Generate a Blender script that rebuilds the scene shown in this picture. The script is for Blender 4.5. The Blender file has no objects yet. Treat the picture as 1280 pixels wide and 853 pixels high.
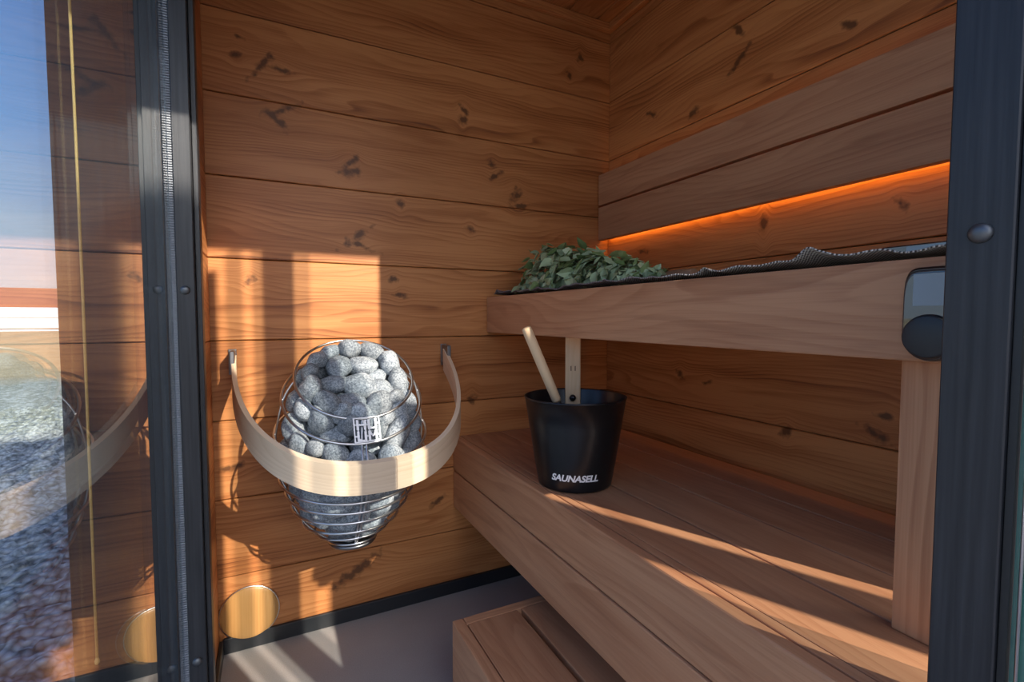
import bpy, bmesh, math, random
import numpy as np
from mathutils import Vector, Matrix, noise
R = math.radians
random.seed(7)
C = bpy.context.scene.collection
sc = bpy.context.scene
H = 0.949                      # eye height above the sauna floor
PI = math.pi

# ------------------------------------------------------------------ node helpers
class NT:
    def __init__(s, name):
        s.m = bpy.data.materials.new(name); s.m.use_nodes = True
        s.t = s.m.node_tree; s.t.nodes.clear()
        s.out = s.t.nodes.new('ShaderNodeOutputMaterial')
    def n(s, typ, ins=None, **kw):
        nd = s.t.nodes.new(typ)
        for k, v in kw.items(): setattr(nd, k, v)
        for k, v in (ins or {}).items():
            if isinstance(v, bpy.types.NodeSocket): s.t.links.new(v, nd.inputs[k])
            else: nd.inputs[k].default_value = v
        return nd
    def math(s, op, a, b=0.0, c=None, clamp=False):
        ins = {0: a, 1: b}
        if c is not None: ins[2] = c
        return s.n('ShaderNodeMath', ins, operation=op, use_clamp=clamp).outputs[0]
    def ramp(s, fac, stops, interp='LINEAR'):
        nd = s.n('ShaderNodeValToRGB', {0: fac}); cr = nd.color_ramp; cr.interpolation = interp
        while len(cr.elements) > 1: cr.elements.remove(cr.elements[-1])
        for i, (p, c) in enumerate(stops):
            e = cr.elements[0] if i == 0 else cr.elements.new(p)
            e.position = p; e.color = (*c, 1) if len(c) == 3 else c
        return nd.outputs[0]
    def mix(s, fac, a, b, mode='MIX'):
        nd = s.n('ShaderNodeMix', data_type='RGBA', blend_type=mode)
        for i, v in ((0, fac), (6, a), (7, b)):
            if isinstance(v, bpy.types.NodeSocket): s.t.links.new(v, nd.inputs[i])
            else: nd.inputs[i].default_value = v if i == 0 else ((*v, 1) if len(v) == 3 else v)
        return nd.outputs[2]
    def princ(s, color, rough=0.5, metal=0.0, normal=None, **kw):
        ins = {'Base Color': color if isinstance(color, bpy.types.NodeSocket) else (*color, 1), 'Roughness': rough, 'Metallic': metal}
        if normal: ins['Normal'] = normal
        for k, v in kw.items(): ins[k.replace('_', ' ')] = v
        p = s.n('ShaderNodeBsdfPrincipled', ins)
        s.t.links.new(p.outputs[0], s.out.inputs[0]); return s.m
    def bump(s, h, strength=0.3, dist=0.002):
        return s.n('ShaderNodeBump', {'Height': h, 'Strength': strength, 'Distance': dist}).outputs[0]

def wood(name, light, mid, dark, freq=70, warp=0.05, knots=(), rough=0.55, var=0.22, contrast=1.0, bump=0.25, uscale=1.0, streak=0.0, knotcol=(0.085, 0.034, 0.014)):
    s = NT(name)
    uv = s.n('ShaderNodeUVMap', uv_map='UVMap').outputs[0]
    sep = s.n('ShaderNodeSeparateXYZ', {0: uv}); u, v = sep.outputs[0], sep.outputs[1]
    bid = s.n('ShaderNodeAttribute', attribute_name='bid').outputs[2]
    kv = None; vdef = v
    wob = s.n('ShaderNodeTexNoise', {'Vector': uv, 'Scale': 45.0, 'Detail': 2.0}).outputs[0]
    for q_, (ku, kvv, ru, rv) in enumerate(knots):
        an = (.5, -.35, .9, -.7, .2, .65, -.15)[q_ % 7]; ca, sa = math.cos(an), math.sin(an)
        du = s.math('SUBTRACT', u, ku); dv = s.math('SUBTRACT', v, kvv)
        a = s.math('MULTIPLY', s.math('ADD', s.math('MULTIPLY', du, ca), s.math('MULTIPLY', dv, sa)), 1 / (ru * 1.35))
        b = s.math('MULTIPLY', s.math('SUBTRACT', s.math('MULTIPLY', dv, ca), s.math('MULTIPLY', du, sa)), 1 / (rv * .78))
        d2 = s.math('ADD', s.math('MULTIPLY', a, a), s.math('MULTIPLY', b, b))
        d = s.math('ADD', s.math('SQRT', d2), s.math('MULTIPLY', s.math('SUBTRACT', wob, 0.5), 3.4))
        core = s.math('MULTIPLY', s.math('SUBTRACT', 1.5, d), .42, clamp=True)
        kv = core if kv is None else s.math('MAXIMUM', kv, core)
        g = s.math('POWER', 2.718, s.math('MULTIPLY', s.math('ADD', s.math('MULTIPLY', s.math('MULTIPLY', du, du), .25 / ru / ru), s.math('MULTIPLY', s.math('MULTIPLY', dv, dv), .12 / rv / rv)), -1.0))
        vdef = s.math('SUBTRACT', vdef, s.math('MULTIPLY', s.math('MULTIPLY', dv, g), 0.85))
    off = s.math('MULTIPLY', bid, 37.0)
    cu = s.math('ADD', s.math('MULTIPLY', u, uscale), off)
    cv = s.math('ADD', vdef, off)
    low = s.n('ShaderNodeTexNoise', {'Vector': s.n('ShaderNodeCombineXYZ', {0: s.math('MULTIPLY', cu, 1.3), 1: s.math('MULTIPLY', cv, 7.0), 2: off}).outputs[0], 'Scale': 1.0, 'Detail': 2.0, 'Roughness': 0.4}).outputs[0]
    w = s.math('ADD', s.math('MULTIPLY', cv, freq), s.math('MULTIPLY', low, freq * warp * 4))
    saw = s.math('FRACT', w)
    ring = s.math('MULTIPLY', s.math('POWER', saw, 2.2), s.math('SUBTRACT', 1.0, s.math('POWER', saw, 14.0)))
    amp = s.n('ShaderNodeTexNoise', {'Vector': s.n('ShaderNodeCombineXYZ', {0: s.math('MULTIPLY', cu, 0.9), 1: s.math('MULTIPLY', cv, 14.0), 2: 3.1}).outputs[0], 'Scale': 1.0, 'Detail': 1.0}).outputs[0]
    ampr = s.n('ShaderNodeMapRange', {0: amp, 1: 0.3, 2: 0.7, 3: 0.15, 4: 1.0}).outputs[0]
    fib = s.n('ShaderNodeTexNoise', {'Vector': s.n('ShaderNodeCombineXYZ', {0: s.math('MULTIPLY', cu, 7.0), 1: s.math('MULTIPLY', cv, 420.0), 2: off}).outputs[0], 'Scale': 1.0, 'Detail': 3.0}).outputs[0]
    tone = s.n('ShaderNodeTexNoise', {'Vector': s.n('ShaderNodeCombineXYZ', {0: s.math('MULTIPLY', cu, 1.7), 1: s.math('MULTIPLY', cv, 16.0), 2: 9.0}).outputs[0], 'Scale': 1.0, 'Detail': 3.0}).outputs[0]
    f = s.math('ADD', s.math('MULTIPLY', s.math('MULTIPLY', ring, ampr), 0.55 * contrast), s.math('MULTIPLY', s.math('SUBTRACT', fib, 0.5), 0.55 * contrast))
    f = s.math('ADD', f, s.math('MULTIPLY', s.math('SUBTRACT', tone, 0.42), 1.0 * contrast), clamp=True)
    col = s.ramp(f, [(0.0, light), (0.45, mid), (1.0, dark)])
    col = s.mix(1.0, col, s.n('ShaderNodeCombineColor', {0: s.math('ADD', 1 - var / 2, s.math('MULTIPLY', bid, var)), 1: s.math('ADD', 1 - var * .62, s.math('MULTIPLY', bid, var * 1.2)), 2: s.math('ADD', 1 - var * .7, s.math('MULTIPLY', bid, var * 1.3))}).outputs[0], 'MULTIPLY')
    if streak:
        st = s.n('ShaderNodeTexNoise', {'Vector': s.n('ShaderNodeCombineXYZ', {0: s.math('MULTIPLY', cu, 3.0), 1: s.math('MULTIPLY', cv, 30.0), 2: 1.0}).outputs[0], 'Scale': 1.0, 'Detail': 4.0, 'Distortion': 0.8}).outputs[0]
        sr = s.n('ShaderNodeMapRange', {0: st, 1: 0.55, 2: 0.75, 3: 0.0, 4: streak}).outputs[0]
        col = s.mix(sr, col, dark)
    if kv is not None:
        kf = s.math('MULTIPLY', kv, 2.3, clamp=True)
        kf = s.math('MULTIPLY', kf, 0.86)
        col = s.mix(kf, col, knotcol)
    hgt = s.math('ADD', s.math('MULTIPLY', ring, -0.6), s.math('MULTIPLY', fib, 0.6))
    return s.princ(col, rough, normal=s.bump(hgt, bump, 0.0012), Specular_IOR_Level=0.35)

def flat(name, col, rough=0.5, metal=0.0, nscale=0, namt=0.15, bumps=0.0, bscale=200, bdist=0.001, **kw):
    s = NT(name); tc = s.n('ShaderNodeTexCoord').outputs[3]
    c = (*col, 1)
    if nscale:
        nz = s.n('ShaderNodeTexNoise', {'Vector': tc, 'Scale': nscale, 'Detail': 5.0}).outputs[0]
        c = s.mix(nz, tuple(x * (1 - namt) for x in col), tuple(min(1, x * (1 + namt)) for x in col))
    else:
        c = s.n('ShaderNodeRGB'); c.outputs[0].default_value = (*col, 1); c = c.outputs[0]
    nm = None
    if bumps:
        nm = s.bump(s.n('ShaderNodeTexNoise', {'Vector': tc, 'Scale': bscale, 'Detail': 4.0}).outputs[0], bumps, bdist)
    return s.princ(c, rough, metal, nm, **kw)

# ------------------------------------------------------------------ mesh helpers
class MB:
    def __init__(s): s.v = []; s.f = []; s.uv = []; s.bid = []; s.mi = []; s.sm = []
    def face(s, idx, uvs, bid, mi=0, sm=False):
        s.f.append(idx); s.uv += uvs; s.bid += [bid] * len(idx); s.mi.append(mi); s.sm.append(sm)
    def from_bm(s, bm, axis=None, bid=0.5, mi=0, sm=False, mat=None, uvf=None):
        o = len(s.v); bm.verts.ensure_lookup_table()
        for v in bm.verts: s.v.append(tuple((mat @ v.co) if mat else v.co))
        for f in bm.faces:
            n = f.normal; us = []
            for v in f.verts:
                c = v.co
                if uvf: us.append(uvf(c)); continue
                ax = axis or 0
                u = c[ax]; oth = [i for i in range(3) if i != ax]
                an = [abs(n[i]) for i in range(3)]
                if an[ax] > 0.8: us.append((c[oth[0]] * 0.15 + 5, c[oth[1]] + 3 + c[oth[0]] * .3))
                else:
                    t = oth[0] if an[oth[1]] > an[oth[0]] else oth[1]
                    us.append((u, c[t]))
            s.face([o + v.index for v in f.verts], us, bid, mi, sm)
        bm.free()
    def box(s, lo, hi, axis=0, bev=0.0, bid=None, mi=0, seg=1, mat=None, vert=False):
        bm = bmesh.new(); bmesh.ops.create_cube(bm, size=1)
        for v in bm.verts:
            v.co = Vector([lo[i] + (v.co[i] + .5) * (hi[i] - lo[i]) for i in range(3)])
        if bev: bmesh.ops.bevel(bm, geom=bm.edges[:], offset=bev, segments=seg, affect='EDGES', profile=0.6)
        bm.normal_update(); bm.verts.index_update()
        s.from_bm(bm, axis, random.random() if bid is None else bid, mi, mat=mat)
        return s
    def tube(s, pts, r, closed=False, n=8, mi=0):
        P = [Vector(p) for p in pts]; N = len(P); o = len(s.v); prev = None
        rr = r if hasattr(r, '__len__') else [r] * N
        for i in range(N):
            if closed: t = P[(i + 1) % N] - P[i - 1]
            else: t = P[min(i + 1, N - 1)] - P[max(i - 1, 0)]
            t.normalize()
            if prev is None:
                a = Vector((0, 0, 1)) if abs(t.z) < .9 else Vector((1, 0, 0)); prev = t.cross(a).normalized()
            prev = (prev - t * prev.dot(t)).normalized(); b = t.cross(prev)
            for k in range(n):
                an = 2 * PI * k / n; s.v.append(tuple(P[i] + (prev * math.cos(an) + b * math.sin(an)) * rr[i]))
        for i in range(N if closed else N - 1):
            j = (i + 1) % N
            for k in range(n):
                k2 = (k + 1) % n
                s.face([o + i * n + k, o + i * n + k2, o + j * n + k2, o + j * n + k], [(i * .02, k / n * .05), (i * .02, (k + 1) / n * .05), (i * .02 + .02, (k + 1) / n * .05), (i * .02 + .02, k / n * .05)], .5, mi, True)
        if not closed:
            for e, rev in ((0, True), (N - 1, False)):
                idx = [o + e * n + k for k in range(n)]
                if rev: idx.reverse()
                s.face(idx, [(0, 0)] * n, .5, mi)
        return s
    def lathe(s, prof, c, n=64, mi=0, sm=True, close_ends=True, axis='z'):
        o = len(s.v); M = len(prof)
        for (r, z) in prof:
            for k in range(n):
                a = 2 * PI * k / n
                if axis == 'z': p = (c[0] + r * math.cos(a), c[1] + r * math.sin(a), c[2] + z)
                elif axis == 'y': p = (c[0] + r * math.cos(a), c[1] + z, c[2] - r * math.sin(a))
                else: p = (c[0] + z, c[1] + r * math.cos(a), c[2] + r * math.sin(a))
                s.v.append(p)
        for i in range(M - 1):
            for k in range(n):
                k2 = (k + 1) % n
                s.face([o + i * n + k, o + i * n + k2, o + (i + 1) * n + k2, o + (i + 1) * n + k], [(0, 0)] * 4, .5, mi, sm)
        if close_ends:
            s.face([o + k for k in range(n)][::-1], [(0, 0)] * n, .5, mi)
            s.face([o + (M - 1) * n + k for k in range(n)], [(0, 0)] * n, .5, mi)
        return s
    def build(s, name, mats, parent=None, loc=None):
        me = bpy.data.meshes.new(name); L = Vector(loc) if loc else Vector((0, 0, 0))
        me.from_pydata([tuple(Vector(v) - L) for v in s.v], [], s.f)
        ul = me.uv_layers.new(name='UVMap'); ul.data.foreach_set('uv', [x for p in s.uv for x in p])
        at = me.attributes.new('bid', 'FLOAT', 'CORNER'); at.data.foreach_set('value', s.bid)
        me.polygons.foreach_set('material_index', s.mi); me.polygons.foreach_set('use_smooth', s.sm)
        for m in (mats if isinstance(mats, (list, tuple)) else [mats]): me.materials.append(m)
        me.validate(clean_customdata=False); me.update()
        o = bpy.data.objects.new(name, me); C.objects.link(o)
        if parent:
            o.parent = parent
            o.location = L - parent.location if loc else -parent.location
            if parent.parent: o.location = (L if loc else Vector((0, 0, 0))) - world_loc(parent)
        else: o.location = L
        return o

def world_loc(o):
    l = Vector(o.location); p = o.parent
    while p: l += Vector(p.location); p = p.parent
    return l
def tag(o, label=None, cat=None, group=None, kind=None):
    if label: o['label'] = label
    if cat: o['category'] = cat
    if group: o['group'] = group
    if kind: o['kind'] = kind
    return o
def empty(name, loc, label=None, cat=None, group=None, kind=None):
    o = bpy.data.objects.new(name, None); o.empty_display_size = .05; C.objects.link(o); o.location = loc
    return tag(o, label, cat, group, kind)

# ------------------------------------------------------------------ materials
KB = [(.052, .590, .030, .010), (.256, .222, .028, .009), (.236, .470, .022, .010), (.60, .69, .012, .010), (.81, .395, .022, .009), (.715, .49, .018, .009), (.045, .70, .022, .008), (-.063, .716, .010, .010), (-.056, .766, .008, .006), (.001, .705, .034, .010), (.032, .558, .022, .012), (.227, .439, .018, .016), (.245, .244, .030, .012),
      (.381, .359, .010, .012), (.593, .658, .010, .018), (.701, .529, .012, .013), (.794, .43, .018, .018), (1.017, .899, .010, .012), (.358, .119, .010, .010), (-.045, .105, .010, .012),
      (.378, .073, .014, .010), (.229, -.80, .05, .018), (.225, -.267, .012, .009), (.624, -.285, .010, .018), (1.063, .97, .010, .016), (-.10, -.42, .018, .010), (.684, -.44, .016, .012), (.62, .30, .010, .010), (.50, -.62, .022, .010)]
KR = [(1.312, .70, .022, .008), (1.123, .640, .014, .014), (.97, .807, .018, .010), (.97, .719, .030, .010), (.875, .252, .008, .022), (1.164, -.186, .012, .012), (.574, -.216, .012, .010),
      (.585, -.262, .020, .012), (1.05, -.20, .010, .008), (.56, .24, .010, .010), (.80, -.30, .012, .012), (1.35, .235, .016, .010), (.676, .67, .016, .010)]
def shift(K): return [(a, b + H, c, d) for a, b, c, d in K]
PL, PM, PD = (.53, .224, .078), (.385, .140, .043), (.15, .044, .014)
M_pineB = wood('pine_heater_wall', PL, PM, PD, 62, .06, shift(KB), rough=.42, contrast=1.5)
M_pineR = wood('pine_bench_wall', PL, PM, PD, 62, .06, shift(KR), rough=.42, contrast=1.5)
M_pine = wood('pine_boards', PL, PM, PD, 62, .06, [], rough=.45, contrast=1.5)
M_bench = wood('bench_wood', (.52, .268, .142), (.41, .190, .096), (.24, .095, .047), 26, .12, [], rough=.45, var=.2, contrast=1.15, streak=.45)
M_ringw = wood('bent_light_wood', (.72, .56, .40), (.62, .46, .31), (.40, .27, .17), 60, .05, [], rough=.4, contrast=.8, var=.1)
M_handle = wood('pale_handle_wood', (.68, .48, .29), (.60, .40, .22), (.42, .25, .12), 90, .04, [], rough=.5, contrast=.6, var=.1)
M_vent = wood('varnished_vent_wood', (.46, .25, .09), (.38, .19, .06), (.26, .115, .032), 120, .02, [], rough=.28, contrast=.7, var=.1)
M_steel = flat('wire_steel', (.72, .72, .73), .28, 1.0)
M_plate = flat('brushed_plate', (.62, .62, .64), .5, 1.0, nscale=80, namt=.1)
M_bracket = flat('galvanised_bracket', (.30, .30, .31), .4, 1.0, nscale=60, namt=.2)
M_dark = flat('dark_core', (.03, .03, .032), .6)
M_bolt = flat('painted_bolt', (.14, .15, .16), .42, .75, nscale=90, namt=.2)
M_gasket = flat('rubber_gasket', (.26, .28, .31), .4, 0, nscale=300, namt=.4, bumps=.5, bscale=400)
def black_paint():
    s = NT('black_stained_wood'); tc = s.n('ShaderNodeTexCoord').outputs[3]
    mp = s.n('ShaderNodeMapping', {0: tc, 3: (160, 160, 5)}).outputs[0]
    nz = s.n('ShaderNodeTexNoise', {'Vector': mp, 'Scale': 1.0, 'Detail': 4.0}).outputs[0]
    col = s.ramp(nz, [(.3, (.018, .020, .024)), (.75, (.042, .044, .050))])
    return s.princ(col, .40, normal=s.bump(nz, .5, .0010), Specular_IOR_Level=.42)
M_black = black_paint()
M_base = flat('black_skirting', (.014, .016, .019), .4)
M_bucket = flat('black_anodised_metal', (.034, .037, .043), .30, .8, Specular_IOR_Level=.6)
M_white = flat('white_print', (.78, .78, .78), .5)
M_mark = flat('burnt_mark', (.10, .05, .025), .6)
def floor_mat():
    s = NT('grey_floor'); tc = s.n('ShaderNodeTexCoord').outputs[3]
    a = s.n('ShaderNodeTexNoise', {'Vector': tc, 'Scale': 420.0, 'Detail': 2.0}).outputs[0]
    b = s.n('ShaderNodeTexNoise', {'Vector': tc, 'Scale': 4.0, 'Detail': 4.0}).outputs[0]
    f = s.math('ADD', s.math('MULTIPLY', a, .6), s.math('MULTIPLY', b, .4))
    return s.princ(s.ramp(f, [(.35, (.285, .265, .255)), (.65, (.385, .36, .345))]), .55, normal=s.bump(a, .1, .0005))
M_floor = floor_mat()
def glass_mat(name, tint, ior=1.5, gain=1.0, floor_=0.0):
    s = NT(name)
    bf = s.n('ShaderNodeNewGeometry').outputs['Backfacing']
    fr = s.n('ShaderNodeFresnel', {'IOR': s.math('ADD', ior, s.math('MULTIPLY', bf, 1 / ior - ior))}).outputs[0]
    f = s.math('ADD', s.math('MULTIPLY', fr, gain), floor_, clamp=True)
    t = s.n('ShaderNodeBsdfTransparent', {'Color': (*tint, 1)}).outputs[0]
    g = s.n('ShaderNodeBsdfGlossy', {'Color': (.95, .95, .95, 1), 'Roughness': 0.0}).outputs[0]
    m = s.n('ShaderNodeMixShader', {0: f, 1: t, 2: g}).outputs[0]
    s.t.links.new(m, s.out.inputs[0]); return s.m
M_glass = glass_mat('coated_window_glass', (.88, .95, .98), 1.5, 1.15, .01)
M_glassF = glass_mat('front_window_glass', (.74, .77, .78), 1.45, .8)
M_glassedge = flat('glass_edge', (.05, .17, .14), .2, Specular_IOR_Level=.8)
def stone_mat():
    s = NT('granular_sauna_stone'); tc = s.n('ShaderNodeTexCoord').outputs[3]
    geo_ = s.n('ShaderNodeVectorMath', {0: tc, 1: (.04, .034, .027)}, operation='MULTIPLY').outputs[0]
    oi = s.n('ShaderNodeObjectInfo').outputs['Random']
    a = s.n('ShaderNodeTexNoise', {'Vector': geo_, 'Scale': 230.0, 'Detail': 3.0, 'Roughness': .75}).outputs[0]
    b = s.n('ShaderNodeTexNoise', {'Vector': geo_, 'Scale': 40.0, 'Detail': 3.0}).outputs[0]
    f = s.math('ADD', s.math('MULTIPLY', a, .75), s.math('MULTIPLY', b, .25))
    col = s.ramp(f, [(.38, (.10, .12, .145)), (.49, (.25, .285, .32)), (.61, (.48, .52, .55))])
    k = s.math('ADD', .68, s.math('MULTIPLY', oi, .5))
    col = s.mix(1.0, col, s.n('ShaderNodeCombineColor', {0: k, 1: k, 2: k}).outputs[0], 'MULTIPLY')
    return s.princ(col, .8, normal=s.bump(a, .5, .0012))
M_stone = stone_mat()
def leaf_mat():
    s = NT('dried_birch_leaf')
    bid = s.n('ShaderNodeAttribute', attribute_name='bid').outputs[2]
    geo = s.n('ShaderNodeNewGeometry').outputs['Backfacing']
    col = s.ramp(bid, [(0, (.09, .15, .05)), (.35, (.23, .31, .12)), (.6, (.38, .46, .21)), (.92, (.62, .66, .40)), (1, (.22, .19, .09))])
    col = s.mix(s.math('MULTIPLY', geo, .55), col, (.34, .42, .27))
    nz = s.n('ShaderNodeTexNoise', {'Vector': s.n('ShaderNodeTexCoord').outputs[3], 'Scale': 120.0}).outputs[0]
    return s.princ(col, .45, normal=s.bump(nz, .4, .001), Specular_IOR_Level=.45)
M_leaf = leaf_mat()
M_twig = flat('birch_twig', (.20, .10, .05), .6, nscale=60, namt=.3)
def towel_mat():
    s = NT('woven_linen'); uv = s.n('ShaderNodeUVMap', uv_map='UVMap').outputs[0]
    sep = s.n('ShaderNodeSeparateXYZ', {0: uv})
    a = s.math('SINE', s.math('MULTIPLY', sep.outputs[0], 1150.0)); b = s.math('SINE', s.math('MULTIPLY', sep.outputs[1], 1150.0))
    w = s.math('MULTIPLY', a, b)
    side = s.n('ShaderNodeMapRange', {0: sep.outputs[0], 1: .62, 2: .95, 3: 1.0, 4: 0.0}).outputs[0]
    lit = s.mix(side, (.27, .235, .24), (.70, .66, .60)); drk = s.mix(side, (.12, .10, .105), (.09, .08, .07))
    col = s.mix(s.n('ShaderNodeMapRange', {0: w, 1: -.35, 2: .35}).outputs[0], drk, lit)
    return s.princ(col, .9, normal=s.bump(w, .7, .002))
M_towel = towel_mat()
def screen_mat():
    s = NT('glossy_black_glass'); return s.princ((.012, .016, .02), .03, Specular_IOR_Level=1.0, Coat_Weight=1.0, Coat_Roughness=.02)
M_screen = screen_mat()
M_knob = flat('satin_black_knob', (.018, .022, .028), .4)
M_casing = flat('dark_bronze_casing', (.05, .035, .032), .3, .6)
def emis(name, col, st):
    s = NT(name); e = s.n('ShaderNodeEmission', {'Color': (*col, 1), 'Strength': st}).outputs[0]
    s.t.links.new(e, s.out.inputs[0]); return s.m
M_led = emis('amber_led', (1.0, .45, .085), 12.0)
M_ledlow = emis('amber_led_low', (1.0, .40, .07), 3.5)
M_cord = flat('orange_cord', (.95, .58, .20), .5)

# ------------------------------------------------------------------ the room
PZ = [-.957 + H + .008, -.734 + H, -.511 + H, -.288 + H, -.065 + H, .162 + H, .386 + H, .607 + H, .829 + H, 1.054 + H, 1.20 + H]
CEIL = 1.115 + H
def plankwall(name, mat, mk, gap=.0022):
    m = MB()
    for i in range(len(PZ) - 1):
        lo, hi = mk(max(PZ[i], 0) + (gap / 2), min(PZ[i + 1], CEIL + .02) - gap / 2)
        ax = 0 if (hi[0] - lo[0]) > (hi[1] - lo[1]) else 1
        m.box(lo, hi, ax, bev=.0022, bid=[.35, .55, .8, .25, .65, .5, .3, .7, .45, .15][i])
    return m
def struct(o): o['kind'] = 'structure'; return o
m = plankwall('wall_back', M_pineB, lambda a, b: ((-.16, 1.55, a), (1.23, 1.60, b)))
m.box((-.360, 1.601, -.15), (1.36, 1.68, CEIL + .05), 0, mi=1)
struct(m.build('wall_back', [M_pineB, M_black]))
m = plankwall('wall_right', M_pineR, lambda a, b: ((1.20, .231, a), (1.25, 1.549, b)))
m.box((1.251, .231, -.15), (1.36, 1.60, CEIL + .05), 1, mi=1)
struct(m.build('wall_right', [M_pineR, M_black]))
m = plankwall('wall_left', M_pine, lambda a, b: ((-.171, 1.232, a), (-.1425, 1.549, b)))
m.box((-.360, 1.222, -.15), (-.181, 1.60, CEIL + .05), 2, mi=1)
struct(m.build('wall_left', [M_pine, M_black]))
m = MB(); m.box((-.25, -.02, -.06), (1.25, 1.60, 0.0), 0)
struct(m.build('floor', M_floor))
m = MB()
n = 12
for i in range(n):
    x0 = -.25 + i * 1.5 / n
    m.box((x0 + .001, .08, CEIL), (x0 + 1.5 / n - .001, 1.55, CEIL + .03), 1, bev=.002)
m.box((-.40, -.02, CEIL + .032), (1.50, 1.75, CEIL + .12), 0, mi=1)
struct(m.build('ceiling', [M_pine, M_black]))
m = MB(); m.box((-.144, 1.525, CEIL - .030), (1.199, 1.549, CEIL - .001), 0, bev=.003)
struct(m.build('trim_1', M_pine))
m = MB(); m.box((1.175, .231, CEIL - .030), (1.199, 1.524, CEIL - .001), 1, bev=.003)
struct(m.build('trim_2', M_pine))
m = MB(); m.box((-.133, 1.538, 0.0), (1.20, 1.5495, .044), 0, bev=.0015); struct(m.build('baseboard_back', M_base))
m = MB(); m.box((-.142, 1.235, 0.0), (-.132, 1.537, .044), 1, bev=.0015); struct(m.build('baseboard_left', M_base))

def bolt(c, normal, r=.0070):
    """dome-headed coach bolt; normal 'y-' or 'x-'"""
    b = MB(); prof = [(r, 0)] + [(r * math.cos(a) ** .9, r * .75 * math.sin(a)) for a in [i * PI / 2 / 8 for i in range(1, 8)]] + [(.0004, r * .75)]
    prof = [(p, -z) for p, z in prof]
    if normal == 'y-': b.lathe(prof, c, 24, axis='y')
    else: b.lathe(prof, c, 24, axis='x')
    return b
# left window: reflecting glass, bolted corner post and the ribbed seal between them
Yp = 1.18; GX = -.172
win = empty('window_1', (GX, Yp, 0), kind='structure')
m = MB(); m.box((GX - .008, .185, .02), (GX, Yp + .035, CEIL - .01), 2); m.build('glass_pane', M_glass, win)
m = MB(); m.box((-.1640, Yp, 0.0), (-.1325, Yp + .050, CEIL), 2, bev=.0015); st1 = m.build('frame_stile', M_black, win)
m = MB(); m.box((-.1318, Yp + .016, 0), (-.1225, Yp + .05, CEIL), 2, bev=.001); m.build('frame_rebate', M_black, win)
m = MB(); m.box((GX + .0003, Yp + .006, 0), (-.1644, Yp + .034, CEIL), 2)
for k in range(420):
    z = k * .0049
    m.box((GX + .0006, Yp + .0012, z), (-.1648, Yp + .006, z + .0026), 2)
g = m.build('zip_seal', M_gasket, win); g['label'] = 'ribbed grey sealing strip'
for zz in (.055 + H, -.725 + H):
    bolt((-.1495, Yp, zz), 'y-', .0092).build('bolt', M_bolt, st1)
m = MB(); m.box((-.21, .185, -.10), (-.165, Yp - .002, .019), 1); m.build('bottom_rail', M_black, win)

# front: the door post on the right with its bolt, the open glass leaf and the glazing beyond
door = empty('door_1', (.60, .2, 0), kind='structure')
m = MB(); m.box((.575, .182, 0), (.637, .2295, CEIL), 2, bev=.0012); st3 = m.build('frame_stile', M_black, door)
bolt((.575, .2045, .0757 + H), 'x-', .0092).build('bolt', M_bolt, st3)
m = MB(); m.box((.580, .1755, 0), (.62, .1810, CEIL), 2); m.build('seal_strip', M_base, door)
m = MB(); m.box((.5850, .1640, 0), (.59, .1745, CEIL), 2); m.build('leaf_edge', M_glassedge, door)
m = MB(); m.tube([(.5815, .1690, 0), (.5815, .1690, CEIL)], .0014, n=8); m.build('steel_spacer', M_steel, door)
m = MB(); m.box((.585, .098, .02), (.590, .163, CEIL), 2); m.build('glass_pane', M_glassF, door)
m = MB(); m.box((.585, -.053, .02), (.590, .035, CEIL), 2); m.build('glass_pane', M_glassF, door)
m = MB(); m.box((.578, -.19, .0), (.598, -.125, CEIL), 2); m.build('leaf_stile', M_black, door)
m = MB(); m.box((.578, -.19, -.03), (.598, .163, .019), 1); m.build('leaf_rail', M_black, door)
m = MB(); m.box((-.35, .17, 1.0 + H), (.574, .2295, CEIL), 0); m.build('header_board', M_black, door)
win2 = empty('window_2', (.7, .2, 0), kind='structure')
m = MB(); m.box((.638, .20, .02), (.690, .206, 1.0 + H), 0); m.build('glass_pane', M_glassF, win2)
m = MB(); m.box((.638, .17, 1.0 + H), (.90, .2295, CEIL), 0); m.build('header_board', M_black, win2)
m = MB(); m.box((.896, .19, -.15), (1.36, .2295, CEIL), 0); struct(m.build('wall_front', M_black))
m = MB(); m.box((-.21, .17, -.1), (-.165, .184, CEIL), 2); struct(m.build('trim_4', M_black))

# ------------------------------------------------------------------ benches
def part(mb, nm, mat, par): return mb.build(nm, mat, par)
ub = empty('upper_bench', (.679, .9, 0), 'upper sauna bench of reddish brown boards carrying the towel and birch whisk', 'bench')
m = MB(); m.box((.679, .235, -.052 + H), (.707, 1.548, .069 + H), 1, bev=.003, seg=2, bid=.6); part(m, 'front_board', M_bench, ub)
for i, (a, b) in enumerate(((.709, .815), (.822, .928), (.935, 1.041), (1.048, 1.146))):
    m = MB(); m.box((a, .235, .041 + H), (b, 1.545, .069 + H), 1, bev=.003, seg=2); part(m, 'seat_board', M_bench, ub)
m = MB(); m.box((.716, .238, -.4045 + H), (.744, .326, -.053 + H), 2, bev=.003, seg=2, bid=.9); part(m, 'end_support', M_bench, ub)
for y in (.30, 1.50):
    m = MB(); m.box((.710, y, -.03 + H), (1.19, y + .03, .040 + H), 0, bev=.002); part(m, 'cross_bearer', M_bench, ub)

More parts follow.
